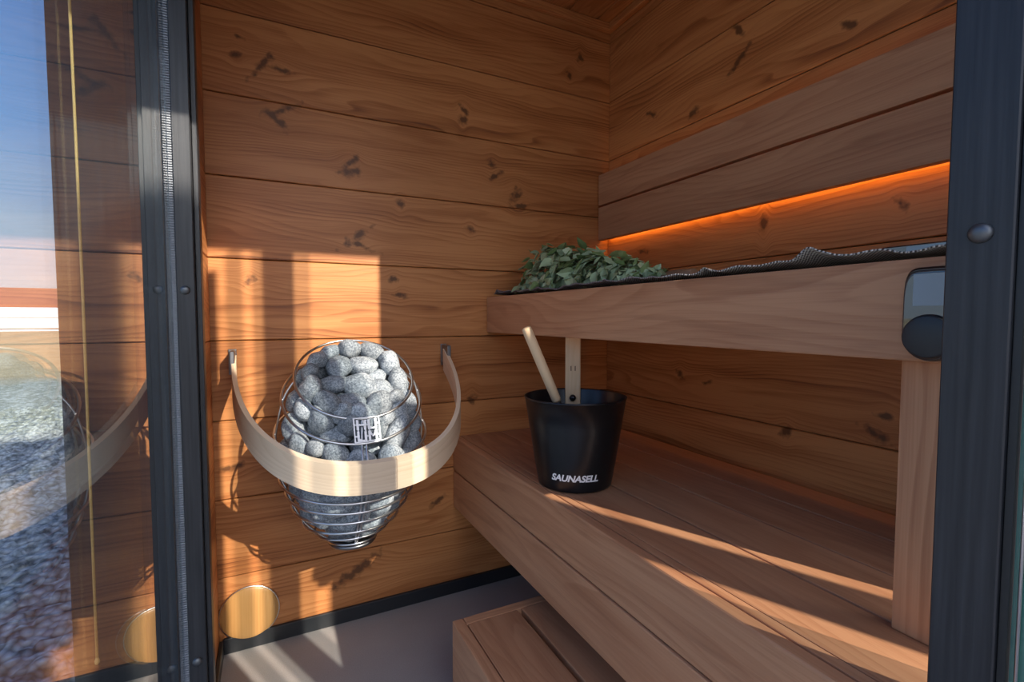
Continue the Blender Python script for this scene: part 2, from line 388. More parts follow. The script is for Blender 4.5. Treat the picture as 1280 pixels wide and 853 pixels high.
lb = empty('lower_bench', (.553, .9, 0), 'long lower sauna bench with the black bucket on its seat boards', 'bench')
m = MB(); m.box((.553, .235, -.520 + H), (.578, 1.548, -.405 + H), 1, bev=.005, seg=3, bid=.55); part(m, 'front_board', M_bench, lb)
m = MB(); m.box((.553, .235, -.648 + H), (.578, 1.548, -.5235 + H), 1, bev=.004, seg=2, bid=.75); part(m, 'lower_apron', M_bench, lb)
for (a, b, d) in ((.5795, .597, 0), (.5985, .7295, 0), (.7335, .8645, 0), (.8685, .9995, 0), (1.0035, 1.1345, 0)):
    m = MB(); m.box((a, .235, -.433 + H), (b, 1.545, -.405 + H), 1, bev=.002 if a < .59 else .003, seg=2, bid=.15 + .2 * random.random()); part(m, 'seat_board', M_bench, lb)
for y in (.30, .9, 1.50):
    m = MB(); m.box((.580, y, -.52 + H), (1.19, y + .03, -.434 + H), 0, bev=.002); part(m, 'cross_bearer', M_bench, lb)
for y in (.34, 1.44):
    m = MB(); m.box((1.0, y, 0), (1.03, y + .05, -.521 + H), 2, bev=.002); part(m, 'leg', M_bench, lb)

sp = empty('step_box', (.54, .75, 0), 'low slatted wooden step on the grey floor in front of the lower bench', 'step')
T = -.73 + H
m = MB(); m.box((.379, .30, .0), (.406, 1.075, T), 1, bev=.003, seg=2, bid=.8); part(m, 'side_board', M_bench, sp)
m = MB(); m.box((.4065, 1.048, .0), (.70, 1.075, T), 0, bev=.003, seg=2, bid=.7); part(m, 'end_board', M_bench, sp)
for a, b in ((.408, .540), (.552, .684)):
    m = MB(); m.box((a, .30, T - .028), (b, 1.0465, T), 1, bev=.003, seg=2, bid=.25); part(m, 'tread_board', M_bench, sp)
m = MB(); m.box((.686, .30, .0), (.70, 1.0465, T), 1, bev=.002); part(m, 'side_board', M_bench, sp)
m = MB(); m.box((.45, .5, T - .07), (.68, .53, T - .029), 0); part(m, 'cross_bearer', M_bench, sp)

br = empty('backrest', (1.16, .9, .4 + H), 'two-board wooden backrest with amber glow behind it on the bench wall', 'backrest')
for a, b in ((.296, .4215), (.4285, .545)):
    m = MB(); m.box((1.147, .235, a + H), (1.172, 1.542, b + H), 1, bev=.003, seg=2, bid=.45 if a < .4 else .75); part(m, 'backrest_board', M_bench, br)
for y in (.35, 1.40):
    m = MB(); m.box((1.173, y, .33 + H), (1.1995, y + .03, .51 + H), 2); part(m, 'spacer_block', M_bench, br)
m = MB(); m.box((1.186, .24, .311 + H), (1.194, 1.535, .317 + H), 1); o = part(m, 'light_strip', M_led, br); o['label'] = 'amber light strip behind the lower board'
m = MB(); m.box((1.174, .24, .512 + H), (1.178, 1.535, .518 + H), 1); part(m, 'light_strip', M_ledlow, br)
m = MB(); m.box((.710, .95, -.005 + H), (.714, 1.45, .002 + H), 1); o = part(m, 'light_strip', M_ledlow, ub)

# ------------------------------------------------------------------ vent cover
m = MB()
prof = [(.0755, 0), (.0755, -.006)] + [(.076 * math.cos(a), -.007 - .011 * math.sin(a)) for a in [i * PI / 2 / 10 for i in range(1, 10)]] + [(.0006, -.0181)]
m.lathe(prof, (-.066, 1.5495, -.845 + H), 72, axis='y')
m.uv = []
for f in m.f:
    for i in f: m.uv.append((m.v[i][2] + m.v[i][1] * 1.5, m.v[i][0]))
vent = m.build('vent_cover', M_vent); vent.location = (0, -.001, 0)
tag(vent, 'round varnished wooden vent disc low on the heater wall beside the corner', 'vent')
m = MB(); m.lathe([(.0762, 0), (.0775, -.002), (.0775, -.007), (.0757, -.0075)], (-.066, 1.5488, -.845 + H), 72, axis='y'); m.build('rim_ring', M_steel, vent, loc=None).location = (0, 0, 0)

# ------------------------------------------------------------------ heater
RN = [(.189, .061, -.585, -.05), (.187, .092, -.557, -.03), (.187, .120, -.526, .0), (.188, .145, -.480, .09), (.190, .161, -.440, .15), (.192, .177, -.402, .19),
      (.194, .188, -.350, .24), (.196, .190, -.293, .32), (.199, .1745, -.207, .58), (.204, .149, -.157, .656)]
HY = 1.33
HEAT = empty('sauna_heater', (.195, HY, 0 + H - .61), 'drop-shaped sauna heater, steel wire basket of grey stones on the plank wall', 'heater')
def rp(i, phi, extra=0.0):
    x0, r, z0, t = RN[i]; r += extra
    return Vector((x0 + r * math.cos(phi), HY + r * math.sin(phi) * math.cos(t), z0 + H + r * math.sin(phi) * math.sin(t)))
for i in range(len(RN)):
    pts = [rp(i, 2 * PI * k / 96) for k in range(96)]
    m = MB().tube(pts, .0031 if i < 8 else .0034, closed=True, n=8); m.build('wire_ring', M_steel, HEAT)
for ph in (-PI / 2 - .03, -PI / 2 + .03, PI / 2 - .04, PI / 2 + .04, .02, PI - .02):
    pts = [rp(i, ph, -.004) for i in range(len(RN))]
    # smooth
    sm = []
    for a in range(len(pts) - 1):
        for q in range(5):
            t = q / 5; p0, p1, p2, p3 = pts[max(a - 1, 0)], pts[a], pts[a + 1], pts[min(a + 2, len(pts) - 1)]
            sm.append(.5 * ((2 * p1) + (p2 - p0) * t + (2 * p0 - 5 * p1 + 4 * p2 - p3) * t * t + (3 * p1 - p0 - 3 * p2 + p3) * t ** 3))
    sm.append(pts[-1])
    MB().tube(sm, .0026, n=8).build('upright_wire', M_steel, HEAT)
m = MB(); m.lathe([(.001, -.012), (.058, -.010), (.062, -.004), (.060, 0), (.001, .001)], (.189, HY, -.588 + H), 48); m.build('base_plate', M_bracket, HEAT)
m = MB(); m.box((.13, HY + .175, -.50 + H), (.26, 1.5493, -.27 + H), 2, bev=.006); m.build('mounting_box', M_dark, HEAT)
# dark heating elements seen between the stones
m = MB()
for k in range(3):
    x = .165 + k * .03
    m.tube([(x, HY - .03, -.55 + H), (x, HY - .03, -.36 + H), (x, HY + .0, -.33 + H), (x, HY + .03, -.36 + H), (x, HY + .03, -.55 + H)], .004, n=8)
m.build('heating_element', M_dark, HEAT)
# plate with cut-out letters between the two upper rings
def surf(u, v, w=0.0):      # u metres along x from left edge, v 0..1 up from ring 8 to ring 9
    x = .2075 + u - .031
    def ringpt(i):
        x0, r, z0, t = RN[i]; c = (x - x0) / r; ph = -math.acos(max(-1, min(1, c))); return rp(i, ph, .001)
    a, b = ringpt(8), ringpt(9)
    p = a.lerp(b, v); nrm = Vector((0, -1, .55)).normalized(); return p + nrm * (w + .0050)
pl = MB()
def pbox(u0, u1, v0, v1, th=.0022):
    o = len(pl.v)
    for w in (0, th):
        for (u, v) in ((u0, v0), (u1, v0), (u1, v1), (u0, v1)): pl.v.append(tuple(surf(u, v, w)))
    for f in ((0, 3, 2, 1), (4, 5, 6, 7), (0, 1, 5, 4), (1, 2, 6, 5), (2, 3, 7, 6), (3, 0, 4, 7)): pl.face([o + i for i in f], [(0, 0)] * 4, .5)
def pquad(pts, th=.0022):
    o = len(pl.v)
    for w in (0, th):
        for (u, v) in pts: pl.v.append(tuple(surf(u, v, w)))
    for f in ((0, 3, 2, 1), (4, 5, 6, 7), (0, 1, 5, 4), (1, 2, 6, 5), (2, 3, 7, 6), (3, 0, 4, 7)): pl.face([o + i for i in f], [(0, 0)] * 4, .5)
Wd = .062
for a, b, c, d in ((0, .003, 0, 1), (Wd - .003, Wd, 0, 1), (0, Wd, 0, .055), (0, Wd, .955, 1)): pbox(a, b, c, d)
def letter(ch, u0, v0, w, h):
    t = w * .24; tv = h * .17
    if ch in 'HU':
        pbox(u0, u0 + t, v0, v0 + h); pbox(u0 + w - t, u0 + w, v0, v0 + h)
        if ch == 'H': pbox(u0 + t, u0 + w - t, v0 + h / 2 - tv / 2, v0 + h / 2 + tv / 2)
        else: pbox(u0 + t * .9, u0 + w - t * .9, v0, v0 + tv); pquad([(u0, v0), (u0 + t * 1.4, v0), (u0 + t * 1.6, v0 + tv * 1.5), (u0, v0 + tv * 1.5)])
    else:
        pbox(u0, u0 + t, v0, v0 + h); pbox(u0 + w - t, u0 + w, v0, v0 + h)
        c = u0 + w / 2
        pquad([(u0, v0 + h), (c - t * .35, v0 + h * .38), (c + t * .35, v0 + h * .38), (u0 + t, v0 + h)]); pquad([(c - t * .35, v0 + h * .38), (c + t * .35, v0 + h * .38), (u0 + w, v0 + h), (u0 + w - t, v0 + h)])
letter('H', .007, .53, .022, .40); letter('U', .033, .53, .022, .40); letter('U', .007, .07, .022, .40); letter('M', .033, .07, .022, .40)
pbox(.003, .007, .24, .30); pbox(.055, .059, .24, .30); pbox(.003, .007, .70, .76); pbox(.055, .059, .70, .76); pbox(.029, .033, .70, .76); pbox(.029, .033, .24, .30)
pbox(.009, .0115, .47, .53); pbox(.0255, .028, .47, .53); pbox(.035, .0375, .47, .53); pbox(.051, .0535, .47, .53)
o = pl.build('name_plate', M_plate, HEAT); o['label'] = 'steel plate with four cut-out letters'

# stones: relax spheres inside the basket
NS = 158
rng = np.random.default_rng(5)
# dense ring table
tt = np.linspace(0, len(RN) - 1, 60); A = np.array(RN)
RT = np.stack([np.interp(tt, range(len(RN)), A[:, k]) for k in range(4)], 1)
cz = np.stack([RT[:, 0], np.full(60, HY), RT[:, 2]], 1); nn = np.stack([np.zeros(60), -np.sin(RT[:, 3]), np.cos(RT[:, 3])], 1)
def contain(P, m):
    g = np.einsum('pkc,kc->pk', P[:, None, :] - cz[None], nn)      # height over each ring plane
    k = (g > 0).sum(1) - 1; k = np.clip(k, 0, 59)
    c = cz[k]; n_ = nn[k]; d = P - c; h = np.einsum('pc,pc->p', d, n_); rad = d - n_ * h[:, None]; L = np.linalg.norm(rad, axis=1) + 1e-9
    Rr = RT[k, 1] - m
    top = (k == 59); over = np.where(top, h, 0)
    lim = np.where(top, np.sqrt(np.clip(1 - (np.clip(over, 0, .045) / .055) ** 2, .1, 1)) * (.149 - m), Rr)
    lim = np.clip(lim, .012, None)
    f = np.where(L > lim, lim / L, 1.0)
    P = c + n_ * h[:, None] + rad * f[:, None]
    g9 = (P - cz[59]) @ nn[59]; hl = -.012 + .014 * (P[:, 1] > HY); P = np.where((g9 > hl)[:, None], P - nn[59] * (g9 - hl)[:, None], P)
    P[:, 2] = np.maximum(P[:, 2], -.585 + m * 1.0)
    return P, k, L / np.clip(lim, .01, 9)
rs = rng.uniform(.021, .037, NS)
P = np.stack([rng.uniform(.06, .33, NS), rng.uniform(HY - .14, HY + .14, NS), rng.uniform(-.57, -.12, NS)], 1)
for it in range(700):
    D = P[:, None] - P[None]; L = np.linalg.norm(D, axis=2) + np.eye(NS); want = (rs[:, None] + rs[None]) * 1.02
    ov = np.clip(want - L, 0, None); np.fill_diagonal(ov, 0)
    P = P + (D / L[..., None] * ov[..., None]).sum(1) * .32
    if it < 560: dv_ = P - np.array([.197, HY, -.35]); P = P + dv_ / (np.linalg.norm(dv_, axis=1, keepdims=True) + .01) * .0011
    P, k, q = contain(P, rs * 1.0 + .009)
D = P[:, None] - P[None]; L = np.linalg.norm(D, axis=2) + np.eye(NS) * 9
gap_ = (L - rs[:, None] - rs[None]).min(1); rs = rs + np.clip(gap_, -.008, .002) * .6
def stone_mesh(i):
    bm = bmesh.new(); bmesh.ops.create_icosphere(bm, subdivisions=4, radius=1)
    o = Vector((i * 7.3, i * 3.1, i * 1.7))
    for v in bm.verts:
        d = 1 + .24 * noise.noise(v.co * .9 + o) + .05 * noise.noise(v.co * 2.2 + o) + .012 * noise.noise(v.co * 6 + o)
        e = v.co * d
        for nrm, dist in ((Vector((.3, .8, .5)), .86), (Vector((-.6, .1, .8)), .88), (Vector((.7, -.6, -.2)), .9)):
            nrm = (Matrix.Rotation(i * 1.3, 3, 'Z') @ nrm).normalized(); x = e.dot(nrm)
            if x > dist: e -= nrm * (x - dist) * .6
        v.co = e
    me = bpy.data.meshes.new('sauna_stone'); bm.to_mesh(me); bm.free(); me.materials.append(M_stone)
    me.polygons.foreach_set('use_smooth', [True] * len(me.polygons)); return me
SM = [stone_mesh(i) for i in range(14)]
SV = [np.array([tuple(v.co) for v in me.vertices])[::9] for me in SM]
random.seed(11)
for i in range(NS):
    p = Vector(P[i]); kk = int(k[i]); n_ = Vector(nn[kk]); c = Vector(cz[kk])
    rad = (p - c); rad -= n_ * rad.dot(n_)
    outer = q[i] > .7
    nrm = rad.normalized() if (outer and kk < 57) else n_.copy()
    if kk >= 57 and rad.length > .01: nrm = (n_ * (.45 if outer else 1) + rad.normalized() * (1.0 if outer else .2)).normalized()
    jj = .10 if outer else .22; nrm = (nrm + Vector((random.gauss(0, jj), random.gauss(0, jj), random.gauss(0, jj)))).normalized()
    o = bpy.data.objects.new('sauna_stone', SM[i % 14]); C.objects.link(o)
    qt = nrm.to_track_quat('Z', 'Y') @ Matrix.Rotation(random.uniform(0, 2 * PI), 4, 'Z').to_quaternion()
    o.rotation_euler = qt.to_euler(); e = rs[i] / .0265
    o.scale = (.0355 * e * random.uniform(.95, 1.25), .0290 * e * random.uniform(.92, 1.1), .0245 * e)
    me_v = SV[i % 14] * np.array(o.scale)[None]; Rm = np.array(qt.to_matrix())
    for _ in range(3):
        W_ = me_v @ Rm.T + np.array(p)[None]
        g_ = np.einsum('pkc,kc->pk', W_[:, None, :] - cz[None], nn); k_ = np.clip((g_ > 0).sum(1) - 1, 0, 59)
        d_ = W_ - cz[k_]; d_ = d_ - nn[k_] * np.einsum('pc,pc->p', d_, nn[k_])[:, None]; l_ = np.linalg.norm(d_, axis=1)
        ex = np.where(g_[:, 59] > .022, -1, l_ - (RT[k_, 1] - .0055)); b_ = int(ex.argmax())
        if ex[b_] <= 0: break
        p = p - Vector(d_[b_] / l_[b_]) * float(ex[b_])
    o.location = p + Vector((0, 0, H))
    if kk >= 57 : lab, gr = 'grey rounded stone in the heap showing over the tilted top rim of the heater', 'stones heaped at the top of the heater'
    elif p.z > -.33: lab, gr = 'grey rounded stone behind the wires above the wooden rail of the heater', 'stones in the upper half of the heater'
    else: lab, gr = 'grey rounded stone behind the close-set wires below the wooden rail', 'stones in the lower half of the heater'
    tag(o, lab, 'stone', gr)

# ------------------------------------------------------------------ bent wooden guard rail
GR = empty('guard_rail', (.215, 1.3, -.3 + H), 'pale bent-wood safety rail curving around the stone heater', 'safety rail')
def rail_pt(th, off=0.0):
    xc, w, b, n_, z0, t = .215, .306, .423, 2.379, -.098, .550
    c, s_ = math.cos(th), math.sin(th)
    def pt(th):
        c, s_ = math.cos(th), math.sin(th)
        return Vector((xc + w * math.copysign(abs(c) ** (2 / n_), c), 1.50 - b * abs(s_) ** (2 / n_) + .03))
    p = pt(th); d = (pt(th + .002) - pt(th - .002)); d = Vector((d.x, d.y)).normalized() if d.length else Vector((0, 1))
    nrm = Vector((d.y, -d.x))       # outward (th increasing goes right->front->left)
    if nrm.dot(p - Vector((xc, 1.35))) < 0: nrm = -nrm
    p = p + nrm * off
    return Vector((p.x, p.y, z0 - t * (1.53 - p.y) + H))
def band(t0, t1, nm, mat, bid, N=90, th_=.011, h=.070):
    m = MB(); L = 0; last = None; rows = []; Ls = []
    dirn = Vector((0, .0, -1))
    for i in range(N + 1):
        th = t0 + (t1 - t0) * i / N
        a, b = rail_pt(th, 0), rail_pt(th, -th_)
        if last is not None: L += (a - last).length
        last = a
        q = [a, a + dirn * h, b + dirn * h, b]
        rows.append([tuple(x) for x in q]); Ls.append(L)
    vv = [0, h, h + th_, 2 * h + th_, 2 * h + 2 * th_]
    for j in range(4):
        j2 = (j + 1) % 4; o = len(m.v)
        for r_ in rows: m.v += [r_[j], r_[j2]]
        for i in range(N):
            k0 = o + 2 * i
            m.face([k0, k0 + 2, k0 + 3, k0 + 1], [(Ls[i], vv[j]), (Ls[i + 1], vv[j]), (Ls[i + 1], vv[j + 1]), (Ls[i], vv[j + 1])], bid, 0, True)
    for r_ in (rows[0], rows[-1]):
        o = len(m.v); m.v += r_; m.face([o, o + 1, o + 2, o + 3], [(0, 0)] * 4, bid)
    me = m.build(nm, mat, GR)
    for e in me.data.edges: pass
    return me
# uv continuity fix: u uses running length of previous step
band(.012, PI / 2 - .10, 'right_lath', M_ringw, .35)
band(PI / 2 - .098, PI - .012, 'left_lath', M_ringw, .6)
for sgn, th in ((1, .014), (-1, PI - .014)):
    a = rail_pt(th, 0); m = MB()
    m.box((a.x - .008 if sgn > 0 else a.x - .004, a.y - .035, a.z - .045), (a.x + .004 if sgn > 0 else a.x + .008, 1.5495, a.z + .014), 1, bev=.002)
    m.box((a.x - .010, 1.545, a.z - .055), (a.x + .010, 1.5494, a.z + .016), 1, bev=.001)
    br_ = m.build('wall_bracket', M_bracket, GR)

# ------------------------------------------------------------------ bucket and ladle
BX, BY, BZ = .667, .984, -.4045 + H
BU = empty('sauna_bucket', (BX, BY, BZ), 'black metal bucket with white lettering on the lower bench', 'bucket')
hB = .213
rb, rt = .090, .123
def rad_at(z): return rb + (rt - rb) * (z / hB)
prof = [(.001, 0), (rb - .006, 0), (rb - .001, .002), (rb, .007)] + [(rad_at(z), z) for z in (.05, .1, .15, hB - .004)] + [(rt + .0012, hB - .003), (rt + .0014, hB), (rt - .001, hB + .0008), (rt - .0025, hB - .003)] + [(rad_at(z) - .0028, z) for z in (.15, .1, .05, .006)] + [(.001, .005)]
m = MB(); m.lathe(prof, (BX, BY, BZ), 96, close_ends=False); m.build('pail', M_bucket, BU)
vdir = Vector((BX, BY, 0)).normalized()          # camera -> bucket
side = Vector((vdir.y, -vdir.x, 0))               # to the right in view
# back handle lath
hc = Vector((BX, BY, BZ)) + vdir * (.114) + side * .006 * -1
m = MB()
rot = Matrix.Rotation(math.atan2(side.y, side.x), 4, 'Z')
m.box((-.0205, -.007, 0), (.0205, .007, .40), 2, bev=.005, seg=3, bid=.7)
m.v = [tuple(hc + Vector((0, 0, .085)) + (rot @ Vector((v[0], v[1] + .0 + (v[2] - .12) * .06, v[2] * .86)))) for v in m.v]
o = m.build('upright_handle', M_handle, BU); o['label'] = 'pale wooden upright handle'
hd = o
m = MB()
for dx in (-.005, .006):
    m.box((dx - .0012, -.0085, .205), (dx + .0012, -.0068, .220), 2)
m.v = [tuple(hc + Vector((0, 0, .085)) + (rot @ Vector((v[0], v[1] + (v[2] - .12) * .06, v[2] * .86)))) for v in m.v]
m.build('burnt_mark', M_mark, hd)
bc = hc - vdir * .012 + Vector((0, 0, .190)) 
bm = bmesh.new(); bmesh.ops.create_uvsphere(bm, u_segments=20, v_segments=10, radius=.009)
m = MB(); m.from_bm(bm, mat=Matrix.Translation(bc), sm=True); m.build('rivet', M_bucket, BU)
# lettering on the front of the pail
def text_mesh(txt, size, shear=.25):
    cu = bpy.data.curves.new('t', 'FONT'); cu.body = txt; cu.size = size; cu.extrude = .0; cu.offset = size * .035; cu.shear = shear; cu.space_character = .98; cu.align_x = 'CENTER'
    o = bpy.data.objects.new('t', cu); C.objects.link(o); bpy.context.view_layer.update()
    dg = bpy.context.evaluated_depsgraph_get(); me = bpy.data.meshes.new_from_object(o.evaluated_get(dg)); bpy.data.objects.remove(o); return me
tm = text_mesh('SAUNASELL', .0165)
bm = bmesh.new(); bm.from_mesh(tm); bmesh.ops.subdivide_edges(bm, edges=[e for e in bm.edges if e.calc_length() > .004], cuts=2)
xs = [v.co.x for v in bm.verts]; cx = (max(xs) + min(xs)) / 2; wdt = max(xs) - min(xs); scl = .112 / wdt
ang0 = math.atan2(-vdir.y, -vdir.x)
for v in bm.verts:
    x = (v.co.x - cx) * scl; z = .030 + v.co.y * scl * 1.0
    r = rad_at(z) + .0009; a = ang0 + x / r + .008
    v.co = Vector((BX + r * math.cos(a), BY + r * math.sin(a), BZ + z))
# flip direction so it reads from the outside
bm.normal_update(); bm.verts.index_update()
m = MB(); m.from_bm(bm, uvf=lambda c: (0, 0)); m.build('lettering', M_white, BU)
# ladle
def from_view(lat, dep, z): # lateral right of optical axis on the ground plane
    cy, sy = math.cos(R(26.67)), math.sin(R(26.67)); return Vector((lat * cy + dep * sy, -lat * sy + dep * cy, z))
top = from_view(.033, 1.150, -.024 + H); inn = from_view(.110, 1.175, -.205 + H)
ax = (inn - top).normalized(); 
LA = empty('ladle', tuple(inn), 'sauna ladle with pale round handle leaning inside the bucket', 'ladle')
m = MB(); L_ = (inn - top).length
pts = [top + ax * t for t in (0, .0015, .004, .02, L_ * .5, L_ - .006, L_)]
m.tube(pts, [.006, .0105, .0118, .0122, .0122, .0115, .0105], n=20); m.build('handle', M_handle, LA)
bowl = from_view(.165, 1.19, -.378 + H)
m = MB(); m.tube([inn - ax * .008, inn + ax * .012, inn.lerp(bowl, .35) + Vector((0, 0, -.01)), inn.lerp(bowl, .8), bowl + Vector((-.02, -.01, .01))], [.0085, .0085, .0045, .0045, .0045], n=12); m.build('shank', M_bucket, LA)
m = MB(); m.lathe([(.001, -.018), (.018, -.016), (.030, -.006), (.034, .008), (.032, .008), (.028, -.004), (.016, -.0135), (.001, -.0155)], tuple(bowl), 32, close_ends=False); m.build('bowl', M_bucket, LA)

# ------------------------------------------------------------------ control panel
CP = empty('control_panel', (.679, .277, H), 'black touch control with round knob on the upper bench front', 'control panel')
def rounded(cy_, cz_, w, h_top, h_bot, x0, x1, n=40, sh=0.0):
    """outline in the YZ plane: straight-ish top, round bottom"""
    pts = []
    for i in range(n):
        a = 2 * PI * i / n
        y = math.cos(a); z = math.sin(a)
        if z >= 0: yy = math.copysign(abs(y) ** .35, y) * (w / 2) * (1 - .04 * z); zz = (z ** .28 if z > 0 else 0) * h_top
        else: yy = y * w / 2; zz = z * h_bot
        pts.append((yy, zz))
    return pts
def slab(pts, c, x0, x1, scale=(1, .94), mat=None, nm='casing', par=None):
    m = MB(); n = len(pts)
    lay = [(x0, 1), (x1 + .003, 1), (x1, scale[1])]
    for (x, s_) in lay:
        for (y, z) in pts: m.v.append((x, c[0] + y * s_, c[1] + z * s_))
    for l in range(2):
        for k_ in range(n): k2 = (k_ + 1) % n; m.face([l * n + k_, l * n + k2, (l + 1) * n + k2, (l + 1) * n + k_], [(0, 0)] * 4, .5, 0, True)
    m.face([2 * n + k_ for k_ in range(n)], [(0, 0)] * n, .5); m.face([k_ for k_ in range(n)][::-1], [(0, 0)] * n, .5)
    return m.build(nm, mat, par)
pc = (.2765, -.021 + H)
pts = rounded(0, 0, .056, .078, .029, 0, 0)
slab(pts, pc, .6788, .665, mat=M_casing, nm='casing', par=CP)
slab([(y * .95, z * .965) for y, z in pts], pc, .666, .6640, mat=M_screen, nm='glass_face', par=CP)
m = MB(); m.box((.6634, .2575, .013 + H), (.6642, .2930, .049 + H), 1); 
o = m.build('display', flat('lcd_panel', (.18, .24, .31), .08, Specular_IOR_Level=.9), CP)
m = MB(); m.lathe([(.0245, 0), (.0245, -.004), (.0238, -.0058), (.022, -.0066), (.0005, -.0062)], (.6638, .2765, -.022 + H), 56, axis='x'); m.build('knob', M_knob, CP)
m = MB(); m.lathe([(.0251, 0), (.0254, -.0016), (.0246, -.0020)], (.6639, .2765, -.022 + H), 56, axis='x', close_ends=False); m.build('knob_ring', M_casing, CP)

# ------------------------------------------------------------------ towel
def towel():
    m = MB(); nx, ny = 60, 420
    x0, x1, y0, y1 = .6855, 1.10, .22, 1.505
    def hh(y):   # lifted folds along the front edge
        base = .0075 + .0055 * (noise.noise(Vector((y * 14, .3, 0))) + .4) + .0016 * math.sin(y * 95) + .001 * noise.noise(Vector((y * 60, 4, 0)))
        for (c, w, a) in ((.432, .016, .013), (.412, .02, .004), (1.47, .016, .010), (1.40, .02, .004), (1.22, .02, .004), (.62, .012, .006), (.335, .02, .003), (.90, .016, .006)):
            base += a * math.exp(-((y - c) / w) ** 2)
        return max(base, .0022)
    for i in range(nx + 1):
        for j in range(ny + 1):
            u, v = i / nx, j / ny; y = y0 + (y1 - y0) * v
            wav = .006 * math.sin(y * 42) + .005 * noise.noise(Vector((y * 20, 1, 0)))
            x = x0 + wav * (1 - u) + (x1 - x0) * u + .012 * u * noise.noise(Vector((y * 5, 7, 0)))
            fr = math.exp(-u * 9)
            z = .069 + H + hh(y + .01 * u) * (fr + .0) + (1 - fr) * (.004 + .003 * (noise.noise(Vector((x * 18, y * 12, 2))) + .5))
            m.v.append((x, y, z + .0008))
    W = ny + 1
    for i in range(nx):
        for j in range(ny):
            a = i * W + j
            uvs = [(m.v[q][1], m.v[q][0]) for q in (a, a + W, a + W + 1, a + 1)]
            m.face([a, a + W, a + W + 1, a + 1], uvs, .5, 0, True)
    o = m.build('towel', M_towel)
    s_ = o.modifiers.new('thick', 'SOLIDIFY'); s_.thickness = .0022; s_.offset = 1
    return o
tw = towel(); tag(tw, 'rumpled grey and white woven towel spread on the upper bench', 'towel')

# ------------------------------------------------------------------ birch whisk
random.seed(21)
def whisk():
    root = empty('birch_whisk', (.80, 1.30, .075 + H), 'bundle of dried green birch leaves lying on the towel', 'whisk')
    A0, A1 = Vector((.835, 1.43, .079 + H)), Vector((.775, .80, .079 + H))
    m = MB(); ax_ = (A1 - A0).normalized(); sd = Vector((ax_.y, -ax_.x, 0))
    def env(t):   # half width, height
        w = .118 * (1 - t) ** .55 * (1 if t > .08 else .72 + t * 3.5); h = .165 * (1 - t) ** .72 * (1.04 if t > .16 else .80 + t * 1.5)
        return max(w, .02), max(h, .014)
    for q in range(1500):
        t = random.random() ** 1.05; w, h = env(t)
        a = random.uniform(-.05, PI + .05); rr = random.uniform(.62, 1.02) if q > 350 else random.uniform(.2, .7)
        p = A0.lerp(A1, t) + sd * (math.cos(a) * w * rr) + Vector((0, 0, max(math.sin(a) * h * rr, .004)))
        s_ = random.uniform(.020, .038) * (1 if t < .8 else .75)
        out = (sd * math.cos(a) + Vector((0, 0, math.sin(a) + .15))).normalized()
        d = (ax_ * random.uniform(-1.1, .5) + Vector((0, 0, random.uniform(-.9, .5))) + sd * random.uniform(-.9, .9)).normalized()
        nrm = (out + Vector((random.gauss(0, .36), random.gauss(0, .36), random.gauss(0, .36)))).normalized()
        d = (d - nrm * d.dot(nrm)).normalized(); sx = d.cross(nrm)
        fold = random.uniform(.1, .5); curl = random.uniform(-.5, .4)
        outl = [(0, 0), (.2, .36), (.42, .44), (.72, .27), (1.0, 0)]
        o = len(m.v)
        for (l, wv) in outl:
            c = p + d * (l * s_ * 1.35) + nrm * (curl * l * l * s_)
            m.v.append(tuple(c)); m.v.append(tuple(c + sx * wv * s_ + nrm * wv * fold * s_)); m.v.append(tuple(c - sx * wv * s_ + nrm * wv * fold * s_))
        b = min(1, max(0, random.gauss(.42, .24)))
        for l in range(4):
            k_ = o + l * 3
            m.face([k_, k_ + 3, k_ + 4, k_ + 1], [(0, 0)] * 4, b, 0, False); m.face([k_, k_ + 2, k_ + 5, k_ + 3], [(0, 0)] * 4, b, 0, False)
    for i, v in enumerate(m.v):
        if v[2] < .076 + H: m.v[i] = (v[0], v[1], .076 + H + random.random() * .002)
    lv = m.build('leaves', M_leaf, root); lv['kind'] = 'stuff'
    m = MB()
    for q in range(26):
        t0 = random.uniform(.05, .5); w, h = env(t0)
        a = random.uniform(0, PI); p0 = A0.lerp(A1, t0) + sd * math.cos(a) * w * .8 + Vector((0, 0, .006 + math.sin(a) * h * .7))
        p1 = A1 + ax_ * random.uniform(-.02, .03) + sd * random.uniform(-.01, .01) + Vector((0, 0, random.uniform(.002, .016)))
        mid = p0.lerp(p1, .5) + Vector((0, 0, .008))
        m.tube([p0, mid, p1], [.0008, .0013, .002], n=6)
    m.build('twigs', M_twig, root)
    m = MB(); c0 = A1 + Vector((0, 0, .010))
    m.tube([c0 + ax_ * t for t in (-.02, 0, .05, .09)], [.009, .011, .011, .009], n=14); m.build('stem_handle', M_twig, root)
    return root
whisk()

# cord hanging outside the left window
cx_, cy_ = -.276, 1.04
m = MB(); m.tube([(cx_, cy_, CEIL + .031), (cx_ + .002, cy_, 1.0), (cx_, cy_, -.585 + H)], .0021, n=8)
m.lathe([(.001, 0), (.0034, .002), (.0038, .007), (.0022, .012), (.001, .013)], (cx_, cy_, -.597 + H), 16)
cord = m.build('pull_cord', M_cord); tag(cord, 'thin orange cord hanging straight down behind the left window', 'cord')

# dark glossy tablet standing behind the towel at the near end of the upper bench
TB = empty('tablet', (.90, .375, .075 + H), 'small dark glossy tablet lying on the upper bench behind the towel end', 'tablet')
m = MB(); m.box((.87, .25, .0785 + H), (.885, .43, .110 + H), 1, bev=.002); m.build('body', M_screen, TB)
m = MB(); m.box((.8692, .26, .083 + H), (.8698, .395, .107 + H), 1); m.build('display', flat('tablet_glass', (.16, .24, .32), .05, Specular_IOR_Level=.9), TB)

